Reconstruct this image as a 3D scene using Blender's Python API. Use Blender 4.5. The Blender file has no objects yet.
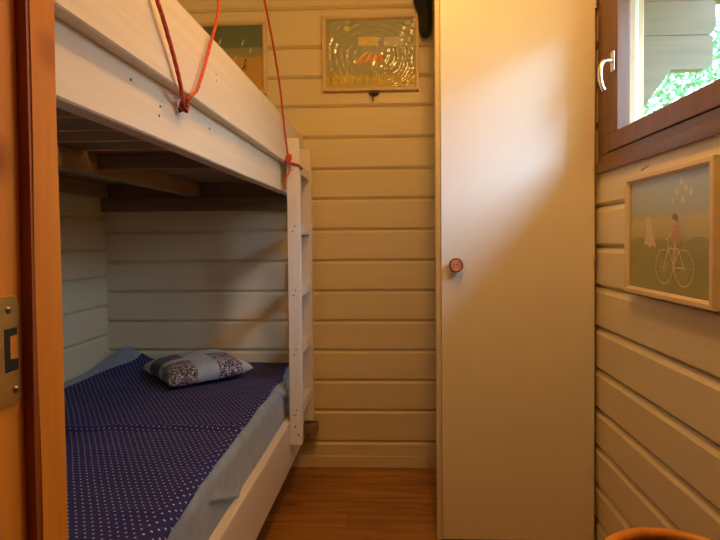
import bpy, bmesh, math, random
from mathutils import Vector, Matrix, noise
random.seed(7)
SC = bpy.context.scene
COL = SC.collection

# ------------------------------------------------------------------ helpers
def link(o, parent=None):
    COL.objects.link(o)
    if parent: o.parent = parent
    return o

def obj(name, bm, mats, parent=None, smooth=False, origin=None):
    me = bpy.data.meshes.new(name)
    bmesh.ops.recalc_face_normals(bm, faces=bm.faces) if smooth != 'keep' else None
    if smooth:
        for f in bm.faces: f.smooth = True
    if origin is not None and parent is None:
        bmesh.ops.translate(bm, verts=bm.verts, vec=-Vector(origin))
    bm.to_mesh(me); bm.free()
    for m in (mats if isinstance(mats, (list, tuple)) else [mats]): me.materials.append(m)
    o = bpy.data.objects.new(name, me)
    link(o, parent)
    if origin is not None and parent is None: o.location = origin
    if parent is not None:   # geometry is always written in world coordinates
        o.matrix_parent_inverse = Matrix.Translation(-parent.location)
    return o

def obj2(name, bm, mats, parent, smooth=False):
    """sub-part: parent is a mesh part with identity basis"""
    me = bpy.data.meshes.new(name)
    bmesh.ops.recalc_face_normals(bm, faces=bm.faces)
    if smooth:
        for f in bm.faces: f.smooth = True
    bm.to_mesh(me); bm.free()
    for m in (mats if isinstance(mats, (list, tuple)) else [mats]): me.materials.append(m)
    o = bpy.data.objects.new(name, me); link(o, parent)
    top = parent
    while top.parent: top = top.parent
    if top.type == 'MESH': o.matrix_parent_inverse = Matrix.Translation(-top.location)
    return o

def tag(o, label=None, cat=None, group=None, kind=None):
    if label: o['label'] = label
    if cat: o['category'] = cat
    if group: o['group'] = group
    if kind: o['kind'] = kind
    return o

def empty(name, loc):
    o = bpy.data.objects.new(name, None); link(o); o.location = loc
    o.empty_display_size = .05
    return o

def box(bm, x0, x1, y0, y1, z0, z1, bev=0.0, mi=0, seg=2):
    r = bmesh.ops.create_cube(bm, size=1)
    vs = r['verts']
    for v in vs:
        v.co = Vector(((x0+x1)/2 + v.co.x*(x1-x0), (y0+y1)/2 + v.co.y*(y1-y0), (z0+z1)/2 + v.co.z*(z1-z0)))
    fs = set(f for v in vs for f in v.link_faces)
    for f in fs: f.material_index = mi
    if bev > 0:
        es = set(e for v in vs for e in v.link_edges)
        r2 = bmesh.ops.bevel(bm, geom=list(es), offset=bev, segments=seg, profile=.5, affect='EDGES')
        for f in r2['faces']: f.material_index = mi
    return bm

def bx(*a, **k):
    return box(bmesh.new(), *a, **k)

def prism(bm, pts, axis, a0, a1, mi=0):
    """pts: 2D polygon; axis 0/1/2 is the extrusion axis"""
    def P(p, a):
        if axis == 0: return (a, p[0], p[1])
        if axis == 1: return (p[0], a, p[1])
        return (p[0], p[1], a)
    A = [bm.verts.new(P(p, a0)) for p in pts]; B = [bm.verts.new(P(p, a1)) for p in pts]
    n = len(pts)
    fs = [bm.faces.new(A), bm.faces.new(B[::-1])]
    for i in range(n): fs.append(bm.faces.new((A[i], A[(i+1) % n], B[(i+1) % n], B[i])))
    for f in fs: f.material_index = mi
    return bm

def catmull(pts, k=8):
    P = [Vector(p) for p in pts]; P = [2*P[0]-P[1]] + P + [2*P[-1]-P[-2]]
    out = []
    for i in range(1, len(P)-2):
        for j in range(k):
            t = j/k; a, b, c, d = P[i-1:i+3]
            out.append(.5*((2*b)+(c-a)*t+(2*a-5*b+4*c-d)*t*t+(3*b-a-3*c+d)*t**3))
    out.append(P[-2]); return out

def tube(bm, pts, r, n=10, closed=False, mi=0, twist=0.0):
    pts = [Vector(p) for p in pts]; N = len(pts); rings = []
    up = Vector((0, 0, 1)); nrm = None
    for i, p in enumerate(pts):
        if closed: t = (pts[(i+1) % N]-pts[i-1]).normalized()
        else: t = (pts[min(i+1, N-1)]-pts[max(i-1, 0)]).normalized()
        if nrm is None:
            nrm = t.cross(up)
            if nrm.length < .1: nrm = t.cross(Vector((1, 0, 0)))
        nrm = (nrm - t*nrm.dot(t)).normalized(); bi = t.cross(nrm)
        rr = r(i/(N-1)) if callable(r) else r
        rings.append([bm.verts.new(p+(nrm*math.cos(a)+bi*math.sin(a))*rr*(1+twist*math.cos(3*(a+i*.7))))
                      for a in [2*math.pi*k/n for k in range(n)]])
    for i in range(N if closed else N-1):
        A, B = rings[i], rings[(i+1) % N]
        for k in range(n):
            bm.faces.new((A[k], A[(k+1) % n], B[(k+1) % n], B[k])).material_index = mi
    if not closed:
        bm.faces.new(rings[0][::-1]).material_index = mi; bm.faces.new(rings[-1]).material_index = mi
    return bm

def lathe(bm, prof, cen, axis=(0, 0, 1), n=28, mi=0):
    """prof: list of (radius, height along axis)"""
    ax = Vector(axis).normalized(); u = ax.cross(Vector((0, 0, 1)))
    if u.length < .1: u = Vector((1, 0, 0))
    u.normalize(); w = ax.cross(u); c = Vector(cen); rings = []
    for r, h in prof:
        if r < 1e-6: rings.append([bm.verts.new(c+ax*h)])
        else: rings.append([bm.verts.new(c+ax*h+(u*math.cos(2*math.pi*k/n)+w*math.sin(2*math.pi*k/n))*r) for k in range(n)])
    for A, B in zip(rings, rings[1:]):
        for k in range(n):
            a = A[k % len(A)]; b = A[(k+1) % n % len(A)]; c2 = B[(k+1) % n % len(B)]; d = B[k % len(B)]
            vs = []
            for v in (a, b, c2, d):
                if v not in vs: vs.append(v)
            if len(vs) > 2: bm.faces.new(vs).material_index = mi
    return bm

# ------------------------------------------------------------------ materials
def nodes(name):
    m = bpy.data.materials.new(name); m.use_nodes = True
    nt = m.node_tree; b = nt.nodes['Principled BSDF']
    return m, nt, b

def N(nt, t, **k):
    n = nt.nodes.new(t)
    for a, v in k.items(): setattr(n, a, v)
    return n

def mapping(nt, scale, rot=(0, 0, 0)):
    tc = N(nt, 'ShaderNodeTexCoord'); mp = N(nt, 'ShaderNodeMapping')
    mp.inputs['Scale'].default_value = scale; mp.inputs['Rotation'].default_value = rot
    nt.links.new(tc.outputs['Object'], mp.inputs['Vector']); return mp.outputs[0]

def ramp(nt, src, stops, interp='LINEAR'):
    r = N(nt, 'ShaderNodeValToRGB'); r.color_ramp.interpolation = interp
    while len(r.color_ramp.elements) > 1: r.color_ramp.elements.remove(r.color_ramp.elements[-1])
    for i, (p, c) in enumerate(stops):
        e = r.color_ramp.elements[0] if i == 0 else r.color_ramp.elements.new(p)
        e.position = p; e.color = (c[0], c[1], c[2], 1)
    nt.links.new(src, r.inputs[0]); return r.outputs[0]

def simple(name, c, rough=.5, metal=0, var=.06, scale=(8, 8, 8), bump=.0, bscale=60):
    m, nt, b = nodes(name)
    v = mapping(nt, scale); nz = N(nt, 'ShaderNodeTexNoise'); nz.inputs['Detail'].default_value = 4
    nz.inputs['Scale'].default_value = 1
    nt.links.new(v, nz.inputs['Vector'])
    lo = [x*(1-var*2) for x in c]; hi = [min(1, x*(1+var)) for x in c]
    nt.links.new(ramp(nt, nz.outputs[0], [(.3, lo), (.7, hi)]), b.inputs['Base Color'])
    b.inputs['Roughness'].default_value = rough; b.inputs['Metallic'].default_value = metal
    if bump:
        n2 = N(nt, 'ShaderNodeTexNoise'); n2.inputs['Scale'].default_value = bscale
        n2.inputs['Detail'].default_value = 5
        tc = N(nt, 'ShaderNodeTexCoord'); nt.links.new(tc.outputs['Object'], n2.inputs['Vector'])
        bp = N(nt, 'ShaderNodeBump'); bp.inputs['Strength'].default_value = bump; bp.inputs['Distance'].default_value = .004
        nt.links.new(n2.outputs[0], bp.inputs['Height']); nt.links.new(bp.outputs[0], b.inputs['Normal'])
    return m

def wood(name, stops, stretch=(1, 12, 12), rough=.4, knots=False, rot=(0, 0, 0), bump=.15, knotcol=(.12, .04, .01), spec=.5):
    """long-grain timber: noise stretched along the board"""
    m, nt, b = nodes(name)
    v = mapping(nt, stretch, rot)
    nz = N(nt, 'ShaderNodeTexNoise'); nz.inputs['Scale'].default_value = 2.2; nz.inputs['Detail'].default_value = 7
    nz.inputs['Roughness'].default_value = .62; nz.inputs['Distortion'].default_value = .5
    nt.links.new(v, nz.inputs['Vector'])
    c = ramp(nt, nz.outputs[0], stops)
    if knots:
        vo = N(nt, 'ShaderNodeTexVoronoi'); vo.inputs['Scale'].default_value = 1.0
        v2 = mapping(nt, (3.2, 6.5, 6.5) if stretch[0] < stretch[1] else (6.5, 3.2, 3.2), rot)
        nt.links.new(v2, vo.inputs['Vector'])
        k = ramp(nt, vo.outputs[0], [(.03, (1, 1, 1)), (.1, (0, 0, 0))])
        mx = N(nt, 'ShaderNodeMixRGB'); mx.inputs['Color2'].default_value = (*knotcol, 1)
        nt.links.new(k, mx.inputs['Fac']); nt.links.new(c, mx.inputs['Color1']); c = mx.outputs[0]
    nt.links.new(c, b.inputs['Base Color'])
    b.inputs['Roughness'].default_value = rough; b.inputs['Specular IOR Level'].default_value = spec
    bp = N(nt, 'ShaderNodeBump'); bp.inputs['Strength'].default_value = bump; bp.inputs['Distance'].default_value = .002
    nt.links.new(nz.outputs[0], bp.inputs['Height']); nt.links.new(bp.outputs[0], b.inputs['Normal'])
    return m

def painted(name, c, along='x', rough=.42, knots=True, strong=.045):
    """painted boards: faint grain, faint yellowed knots, brush marks"""
    m, nt, b = nodes(name)
    st = {'x': (1.2, 22, 30), 'y': (22, 1.2, 30), 'z': (26, 26, 1.2)}[along]
    v = mapping(nt, st); nz = N(nt, 'ShaderNodeTexNoise'); nz.inputs['Scale'].default_value = 2
    nz.inputs['Detail'].default_value = 6; nz.inputs['Distortion'].default_value = .3
    nt.links.new(v, nz.inputs['Vector'])
    col = ramp(nt, nz.outputs[0], [(.25, [x*(1-strong) for x in c]), (.6, c), (.8, [min(1, x*1.03) for x in c])])
    if knots:
        vo = N(nt, 'ShaderNodeTexVoronoi'); vo.inputs['Scale'].default_value = 1
        v2 = mapping(nt, {'x': (1.7, 5, 7), 'y': (5, 1.7, 7), 'z': (7, 7, 1.7)}[along]); nt.links.new(v2, vo.inputs['Vector'])
        k = ramp(nt, vo.outputs[0], [(.02, (.5, .5, .5)), (.09, (0, 0, 0))])
        mx = N(nt, 'ShaderNodeMixRGB'); mx.inputs['Color2'].default_value = (c[0]*.72, c[1]*.6, c[2]*.45, 1)
        nt.links.new(k, mx.inputs['Fac']); nt.links.new(col, mx.inputs['Color1']); col = mx.outputs[0]
    nt.links.new(col, b.inputs['Base Color']); b.inputs['Roughness'].default_value = rough
    bp = N(nt, 'ShaderNodeBump'); bp.inputs['Strength'].default_value = .18; bp.inputs['Distance'].default_value = .001
    nt.links.new(nz.outputs[0], bp.inputs['Height']); nt.links.new(bp.outputs[0], b.inputs['Normal'])
    return m

CREAM = (.78, .71, .52)
M_wx = painted('cream painted log boards', CREAM, 'x')
M_wy = painted('cream painted side boards', CREAM, 'y')
M_left = painted('cream painted left boards', CREAM, 'y')
M_bedx = painted('white bed paint', (.78, .73, .60), 'y', rough=.5, strong=.10)
M_bedv = painted('white ladder paint', (.79, .74, .63), 'z', rough=.5, strong=.08)
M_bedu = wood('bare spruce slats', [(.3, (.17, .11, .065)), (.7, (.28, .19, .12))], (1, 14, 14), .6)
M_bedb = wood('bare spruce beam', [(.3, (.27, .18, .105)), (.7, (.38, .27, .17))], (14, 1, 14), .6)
M_door = simple('cupboard door paint', (.77, .745, .68), .38, var=.015, scale=(3, 3, 1.2), bump=.05, bscale=200)
M_side = simple('cupboard side paint', (.78, .72, .56), .4, var=.02)
M_jamb = wood('orange lacquered pine', [(.25, (.50, .175, .014)), (.5, (.69, .265, .024)), (.8, (.78, .33, .036))], (14, 14, .9), .55, knots=True, bump=.2, knotcol=(.42, .13, .008), spec=.2)
M_stop = wood('red brown stop shade', [(.3, (.30, .075, .006)), (.7, (.38, .10, .010))], (14, 14, 1), .5)  # darker copy of the jamb tone, shade of the stop's hall side put into colour
M_win = wood('brown stained window wood', [(.25, (.085, .032, .013)), (.6, (.155, .060, .024)), (.85, (.22, .09, .038))], (12, .9, 12), .33, bump=.25)
M_winv = wood('brown stained window upright', [(.25, (.085, .032, .013)), (.6, (.155, .060, .024)), (.85, (.22, .09, .038))], (12, 12, .9), .33, bump=.25)
M_outer = wood('outer window timber', [(.3, (.42, .24, .15)), (.7, (.62, .40, .27))], (12, 12, 1), .6)
M_casing = simple('pale outer casing', (.60, .55, .45), .5)
M_log = wood('weathered grey log', [(.3, (.125, .090, .058)), (.7, (.172, .128, .086))], (1, 14, 14), .8)
M_roof = wood('eave boards', [(.3, (.33, .27, .21)), (.7, (.46, .39, .31))], (12, 1, 12), .8)
M_ceil = painted('white ceiling boards', (.80, .77, .68), 'y')
M_brass = simple('brushed brass plate', (.60, .41, .13), .4, 1, var=.1, scale=(30, 30, 30))
M_screw = simple('dull steel screw', (.45, .42, .36), .35, 1)
M_steel = simple('satin aluminium', (.78, .78, .78), .25, 1, var=.02)
M_dark = simple('dark recess', (.012, .010, .008), .8)
M_rust = simple('dark rusty iron', (.09, .05, .03), .5, .8)
M_copper = simple('copper knob', (.66, .30, .19), .35, .45, var=.12, scale=(60, 60, 60))
M_copper2 = simple('dark copper ring', (.20, .06, .035), .4, .5)
M_cord = simple('red cord', (.66, .085, .03), .7, var=.2, scale=(150, 150, 150), bump=.5, bscale=400)
M_bagc = simple('dark green cloth', (.022, .025, .016), .85, var=.3, scale=(40, 40, 10), bump=.4, bscale=120)
M_frame = wood('pale wood picture moulding', [(.3, (.66, .52, .36)), (.7, (.76, .62, .46))], (1, 14, 14), .4)
M_frameR = wood('cream picture moulding', [(.3, (.70, .58, .38)), (.7, (.78, .66, .46))], (14, 1, 14), .4)
M_rattan = wood('orange rattan', [(.3, (.62, .24, .03)), (.7, (.80, .36, .06))], (5, 5, 5), .38, bump=.3)
M_rattan2 = simple('woven rattan wall', (.30, .12, .03), .6, var=.2, scale=(30, 30, 90))

def floor_mat():
    m, nt, b = nodes('orange brown laminate')
    v = mapping(nt, (1.3, 13, 13)); nz = N(nt, 'ShaderNodeTexNoise'); nz.inputs['Scale'].default_value = 2.4
    nz.inputs['Detail'].default_value = 8; nz.inputs['Distortion'].default_value = .8
    nt.links.new(v, nz.inputs['Vector'])
    col = ramp(nt, nz.outputs[0], [(.28, (.24, .10, .028)), (.5, (.40, .18, .052)), (.75, (.52, .26, .085))])
    # planks: brick texture gives seams and per-plank tone
    tc = N(nt, 'ShaderNodeTexCoord'); mp = N(nt, 'ShaderNodeMapping'); mp.inputs['Location'].default_value = (.2, -.058, 0)
    nt.links.new(tc.outputs['Object'], mp.inputs['Vector'])
    br = N(nt, 'ShaderNodeTexBrick'); br.inputs['Scale'].default_value = 1
    br.inputs['Brick Width'].default_value = 1.15; br.inputs['Row Height'].default_value = .1
    br.inputs['Mortar Size'].default_value = .0012; br.inputs['Mortar Smooth'].default_value = .3
    br.inputs['Color1'].default_value = (.82, .82, .82, 1); br.inputs['Color2'].default_value = (1.12, 1.12, 1.12, 1)
    br.inputs['Mortar'].default_value = (.55, .5, .45, 1)
    nt.links.new(mp.outputs[0], br.inputs['Vector'])
    mu = N(nt, 'ShaderNodeMixRGB', blend_type='MULTIPLY'); mu.inputs['Fac'].default_value = 1
    nt.links.new(col, mu.inputs['Color1']); nt.links.new(br.outputs[0], mu.inputs['Color2'])
    vo = N(nt, 'ShaderNodeTexVoronoi'); v2 = mapping(nt, (3.1, 7, 7)); nt.links.new(v2, vo.inputs['Vector']); vo.inputs['Scale'].default_value = 1
    k = ramp(nt, vo.outputs[0], [(.03, (.85, .85, .85)), (.13, (0, 0, 0))])
    mx = N(nt, 'ShaderNodeMixRGB'); mx.inputs['Color2'].default_value = (.09, .025, .008, 1)
    nt.links.new(k, mx.inputs['Fac']); nt.links.new(mu.outputs[0], mx.inputs['Color1'])
    nt.links.new(mx.outputs[0], b.inputs['Base Color']); b.inputs['Roughness'].default_value = .36
    return m
M_floor = floor_mat()

def cloth(name, c, rough=.9, weave=900, sheen=.2, var=.08):
    m, nt, b = nodes(name)
    v = mapping(nt, (5, 5, 5)); nz = N(nt, 'ShaderNodeTexNoise'); nz.inputs['Detail'].default_value = 5
    nt.links.new(v, nz.inputs['Vector'])
    nt.links.new(ramp(nt, nz.outputs[0], [(.3, [x*(1-2*var) for x in c]), (.7, [x*(1+var) for x in c])]), b.inputs['Base Color'])
    b.inputs['Roughness'].default_value = rough; b.inputs['Sheen Weight'].default_value = sheen
    n2 = N(nt, 'ShaderNodeTexNoise'); n2.inputs['Scale'].default_value = weave
    tc = N(nt, 'ShaderNodeTexCoord'); nt.links.new(tc.outputs['Object'], n2.inputs['Vector'])
    bp = N(nt, 'ShaderNodeBump'); bp.inputs['Strength'].default_value = .3; bp.inputs['Distance'].default_value = .001
    nt.links.new(n2.outputs[0], bp.inputs['Height']); nt.links.new(bp.outputs[0], b.inputs['Normal'])
    return m
M_sheet = cloth('light blue sheet', (.27, .37, .49))
M_matt = cloth('mattress ticking', (.5, .48, .42))
M_c_blue = cloth('plain blue grey patch', (.34, .44, .60))
M_c_pale = cloth('pale patch', (.48, .50, .53))
M_c_navy = cloth('navy patch', (.035, .042, .085))

def dots_mat():
    m, nt, b = nodes('navy cloth with white dots')
    tc = N(nt, 'ShaderNodeUVMap'); tc.uv_map = 'UVMap'
    m0 = N(nt, 'ShaderNodeMapping'); m0.inputs['Rotation'].default_value = (0, 0, math.radians(-33))
    nt.links.new(tc.outputs[0], m0.inputs['Vector'])
    PX, PY = .0285, .0185
    mp = N(nt, 'ShaderNodeVectorMath', operation='MULTIPLY'); mp.inputs[1].default_value = (1/PX, 1/PY, 0)
    nt.links.new(m0.outputs[0], mp.inputs[0])
    def lattice(off):
        ad = N(nt, 'ShaderNodeVectorMath', operation='ADD'); ad.inputs[1].default_value = (off+40, off+40, 0)
        nt.links.new(mp.outputs[0], ad.inputs[0])
        fr = N(nt, 'ShaderNodeVectorMath', operation='FRACTION'); nt.links.new(ad.outputs[0], fr.inputs[0])
        sb = N(nt, 'ShaderNodeVectorMath', operation='SUBTRACT'); sb.inputs[1].default_value = (.5, .5, 0)
        nt.links.new(fr.outputs[0], sb.inputs[0])
        mz = N(nt, 'ShaderNodeVectorMath', operation='MULTIPLY'); mz.inputs[1].default_value = (PX/.0185, 1, 0)
        nt.links.new(sb.outputs[0], mz.inputs[0])
        ln = N(nt, 'ShaderNodeVectorMath', operation='LENGTH'); nt.links.new(mz.outputs[0], ln.inputs[0])
        return ln.outputs['Value']
    mn = N(nt, 'ShaderNodeMath', operation='MINIMUM'); nt.links.new(lattice(0), mn.inputs[0]); nt.links.new(lattice(.5), mn.inputs[1])
    f = ramp(nt, mn.outputs[0], [(.095, (1, 1, 1)), (.13, (0, 0, 0))])
    mx = N(nt, 'ShaderNodeMixRGB'); mx.inputs['Color1'].default_value = (.014, .018, .15, 1); mx.inputs['Color2'].default_value = (.62, .62, .66, 1)
    nt.links.new(f, mx.inputs['Fac']); nt.links.new(mx.outputs[0], b.inputs['Base Color'])
    b.inputs['Roughness'].default_value = .85; b.inputs['Sheen Weight'].default_value = 0
    return m
M_dots = dots_mat()

def paisley_mat():
    m, nt, b = nodes('paisley patch')
    v = mapping(nt, (110, 110, 110)); vo = N(nt, 'ShaderNodeTexVoronoi'); vo.feature = 'SMOOTH_F1'; vo.inputs['Scale'].default_value = 1
    nt.links.new(v, vo.inputs['Vector'])
    nt.links.new(ramp(nt, vo.outputs[0], [(.28, (.50, .50, .55)), (.4, (.05, .045, .09)), (.55, (.06, .06, .11)), (.62, (.42, .42, .48))]), b.inputs['Base Color'])
    b.inputs['Roughness'].default_value = .9
    return m
M_pais = paisley_mat()
def stripe_mat():
    m, nt, b = nodes('patch with orange stripes')
    tc = N(nt, 'ShaderNodeUVMap'); tc.uv_map = 'UVMap'
    wv = N(nt, 'ShaderNodeTexWave'); wv.inputs['Scale'].default_value = 9; wv.bands_direction = 'Y'
    nt.links.new(tc.outputs[0], wv.inputs['Vector'])
    nt.links.new(ramp(nt, wv.outputs[0], [(.8, (.48, .47, .46)), (.92, (.42, .19, .09))]), b.inputs['Base Color'])
    b.inputs['Roughness'].default_value = .9
    return m
M_stripe = stripe_mat()

def glass_mat(name, fac=.08, tint=(1, 1, 1), rough=.02, haze=0.0):
    m = bpy.data.materials.new(name); m.use_nodes = True; nt = m.node_tree
    for n in list(nt.nodes):
        if n.type != 'OUTPUT_MATERIAL': nt.nodes.remove(n)
    out = nt.nodes[0]
    tr = N(nt, 'ShaderNodeBsdfTransparent'); tr.inputs[0].default_value = (*tint, 1)
    gl = N(nt, 'ShaderNodeBsdfGlossy'); gl.inputs['Roughness'].default_value = rough
    lw = N(nt, 'ShaderNodeLayerWeight'); lw.inputs[0].default_value = .5
    pw = N(nt, 'ShaderNodeMath', operation='POWER'); pw.inputs[1].default_value = 5; nt.links.new(lw.outputs['Facing'], pw.inputs[0])
    fr = N(nt, 'ShaderNodeMath', operation='MULTIPLY_ADD'); fr.inputs[1].default_value = .9; fr.inputs[2].default_value = fac*.6; nt.links.new(pw.outputs[0], fr.inputs[0])
    mx = N(nt, 'ShaderNodeMixShader'); nt.links.new(fr.outputs[0], mx.inputs[0])
    nt.links.new(tr.outputs[0], mx.inputs[1]); nt.links.new(gl.outputs[0], mx.inputs[2])
    last = mx.outputs[0]
    if haze:
        df = N(nt, 'ShaderNodeBsdfTranslucent'); df.inputs[0].default_value = (.9, .92, .9, 1)
        m2 = N(nt, 'ShaderNodeMixShader'); m2.inputs[0].default_value = haze
        nt.links.new(last, m2.inputs[1]); nt.links.new(df.outputs[0], m2.inputs[2]); last = m2.outputs[0]
    nt.links.new(last, out.inputs[0])
    return m
M_glass = glass_mat('window glass')
M_pglass = glass_mat('picture glass')
M_film = glass_mat('crinkled clear film', rough=.12)

# ------------------------------------------------------------------ room numbers (metres)
XL, XR, YB, YF = -1.366, .677, 2.490, .572       # left, right, back wall faces; room side of the front wall
YW = 1.892                                       # cupboard front
ZC = 2.36

# ------------------------------------------------------------------ boarded walls
def profile(gr, zmin, zmax, dep=.010, up=.011, dn=.013):
    """(z, depth) polyline of the log boards, descending"""
    pts = []
    g = [z for z in gr]
    pts.append((zmax + .2, 0))
    for z in g:
        pts += [(z+dn, 0), (z+.0025, -dep), (z+.002, -dep-.006), (z-.001, -dep-.006), (z-.0012, -dep+.001), (z-up, 0)]
    pts.append((zmin-.2, 0))
    out = []
    for (z0, d0), (z1, d1) in zip(pts, pts[1:]):
        hi, lo = max(zmin, min(zmax, z0)), max(zmin, min(zmax, z1))
        if z0 <= zmin or z1 >= zmax: continue
        def at(z): return d0 + (d1-d0)*((z0-z)/(z0-z1)) if z0 > z1 else d0
        if not out: out.append((hi, at(hi)))
        out.append((lo, at(lo)))
    return out

def boards(bm, gr, zmin, zmax, u0, u1, P, thick=.10, **kw):
    pr = profile(gr, zmin, zmax, **kw)
    A = [bm.verts.new(P(u0, d, z)) for z, d in pr]; B = [bm.verts.new(P(u1, d, z)) for z, d in pr]
    for i in range(len(pr)-1): bm.faces.new((A[i], A[i+1], B[i+1], B[i]))
    # the body of the wall behind the faces
    c = [bm.verts.new(P(u, d, z)) for u in (u0, u1) for z in (pr[0][0], pr[-1][0]) for d in (-thick,)]
    bm.faces.new((c[0], c[1], c[3], c[2]))
    bm.faces.new([c[0]] + A + [c[1]]); bm.faces.new([c[2]] + B + [c[3]])
    bm.faces.new((A[0], B[0], c[2], c[0])); bm.faces.new((A[-1], c[1], c[3], B[-1]))

g_back = [2.241, 2.1022, 1.9266, 1.7911, 1.6579, 1.5157, 1.3731, 1.2369, 1.0958, .9537, .8145, .6758, .5399, .4004, .2605, .1156]
g_right = [2.256, 2.118, 1.980, 1.842, 1.704, 1.570, 1.433, 1.295, 1.1575, 1.0211, .8844, .7429, .5985, .4606, .331, .1951, .0735]
g_left = [2.29, 2.15, 2.01, 1.87, 1.73, 1.59, 1.45, 1.31, 1.16, 1.0105, .885, .748, .611, .47, .33, .19, .06]

bm = bmesh.new()
boards(bm, g_back, -.0, ZC, XL-.1, XR+.12, lambda u, d, z: (u, YB-d, z))
tag(obj('wall_back', bm, M_wx), kind='structure')
bm = bmesh.new()
boards(bm, g_left, 0, ZC, YF-.002, YB+.018, lambda u, d, z: (XL+d, u, z))
tag(obj('wall_left', bm, M_left), kind='structure')
# right wall with the window opening
WY0, WY1, WZ0, WZ1 = .93, 1.872, 1.272, 1.935
bm = bmesh.new()
PR = lambda u, d, z: (XR-d, u, z)
boards(bm, g_right, 0, WZ0, YF-.1, YB+.018, PR, .12, up=.020, dn=.012, dep=.012)
boards(bm, g_right, WZ0, WZ1, YF-.1, WY0, PR, .12, up=.020, dn=.012, dep=.012)
boards(bm, g_right, WZ0, WZ1, WY1, YB+.018, PR, .12, up=.020, dn=.012, dep=.012)
boards(bm, g_right, WZ1, ZC, YF-.1, YB+.018, PR, .12, up=.020, dn=.012, dep=.012)
tag(obj('wall_right', bm, M_wy), kind='structure')
# front partition (doorway to the hall, where the camera stands)
bm = bmesh.new()
box(bm, XL-.1, -.402, .48, YF-.004, 0, ZC); box(bm, .50, 1.25, .48, YF-.004, 0, ZC)
box(bm, -.402, .50, .48, YF-.004, 2.06, ZC)
tag(obj('wall_front', bm, M_ceil), kind='structure')
# hall around the camera
bm = bmesh.new()
box(bm, XL-.2, XL-.1, -1.7, YF-.1, 0, ZC); tag(obj('wall_hall_left', bm, M_ceil), kind='structure')
bm = bmesh.new()
box(bm, 1.15, 1.25, -1.6, .48, 0, ZC); tag(obj('wall_hall_right', bm, M_ceil), kind='structure')
bm = bmesh.new()
box(bm, XL-.1, 1.25, -1.7, -1.6, 0, ZC); tag(obj('wall_hall_rear', bm, M_ceil), kind='structure')
tag(obj('floor', bx(XL-.2, 1.25, -1.7, YB+.1, -.06, 0), M_floor), kind='structure')
tag(obj('ceiling', bx(XL-.2, 1.25, -1.7, YB+.1, ZC, ZC+.08), M_ceil), kind='structure')
# flat foot board closing the log boards at the floor
tag(obj('baseboard_back', bx(XL, .13, YB-.005, YB+.001, .0, .052, .0015), M_wx), kind='structure')

# ------------------------------------------------------------------ doorway frame with the strike plate
def rough_box(bm, x0, x1, y0, y1, z0, z1, amp=.0012, n=70, seed=0):
    """upright board with slightly uneven hand-painted arrises"""
    rings = []
    for i in range(n+1):
        z = z0+(z1-z0)*i/n; r = []
        for k, (x, y) in enumerate(((x0, y0), (x1, y0), (x1, y1), (x0, y1))):
            a = noise.noise(Vector((seed+k*7.3, z*3.1, 0)))*amp; b = noise.noise(Vector((seed+k*3.9, z*4.3, 5)))*amp
            r.append(bm.verts.new((x+a, y+b, z)))
        rings.append(r)
    for A, B in zip(rings, rings[1:]):
        for k in range(4): bm.faces.new((A[k], A[(k+1) % 4], B[(k+1) % 4], B[k]))
    bm.faces.new(rings[0][::-1]); bm.faces.new(rings[-1])
    return bm
XJ = -.380
d1 = empty('door_1', (-.38, .53, 0)); tag(d1, kind='structure')
obj('door_frame_post', rough_box(bmesh.new(), -.401, XJ, .462, .540, 0, 2.05), M_jamb, d1)
obj('door_stop', rough_box(bmesh.new(), -.400, -.3675, .5375, .5785, 0, 2.05, .0022, seed=3), M_jamb, d1)
obj('stop_shade_strip', rough_box(bmesh.new(), -.385, -.3690, .5325, .5385, 0, 2.05, .0016, seed=8), M_stop, d1)  # added strip; its dark colour paints the shade on the stop's hall-facing side
obj('door_frame_post', rough_box(bmesh.new(), .478, .499, .462, .575, 0, 2.05, seed=5), M_jamb, d1)
obj('door_frame_head', bx(-.401, .499, .462, .575, 2.03, 2.059, .002), M_jamb, d1)
# strike plate: rounded plate with a C-shaped slot
bm = bmesh.new()
def plate_outline(y0, y1, z0, z1, r, n=6):
    P = []
    for cy, cz, a0 in ((y1-r, z1-r, 0), (y0+r, z1-r, 90), (y0+r, z0+r, 180), (y1-r, z0+r, 270)):
        for k in range(n+1):
            a = math.radians(a0+90*k/n); P.append((cy+r*math.cos(a), cz+r*math.sin(a)))
    return P
prism(bm, plate_outline(.489, .5248, .892, .998, .006), 0, XJ+.0003, XJ+.0022)
pl = obj('strike_plate', bm, M_brass, d1); pl['label'] = 'brass coloured strike plate'
bm = bmesh.new()
xs = (XJ+.0020, XJ+.0026)
prism(bm, [(.5045, .925), (.5225, .925), (.5225, .936), (.5118, .937), (.5118, .959), (.5215, .960), (.5215, .967), (.5045, .967)], 0, *xs)
obj2('latch_slot', bm, M_dark, pl)
bm = bmesh.new(); prism(bm, [(.5119, .9372), (.5224, .9362), (.5214, .9598), (.5119, .9588)], 0, XJ+.0021, XJ+.0024); obj2('latch_tongue', bm, M_jamb, pl)
for sy_, z in ((.5105, .985), (.5185, .906)):
    bm = bmesh.new(); lathe(bm, [(0, .0022), (.002, .0022), (.0035, .001), (.0037, 0)], (XJ+.002, sy_, z), (1, 0, 0), 16)
    s = obj2('screw', bm, M_screw, pl)
    bm = bx(XJ+.0040, XJ+.0044, sy_-.002, sy_+.002, z-.0005, z+.0005)
    obj2('screw_slot', bm, M_dark, pl)

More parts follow.
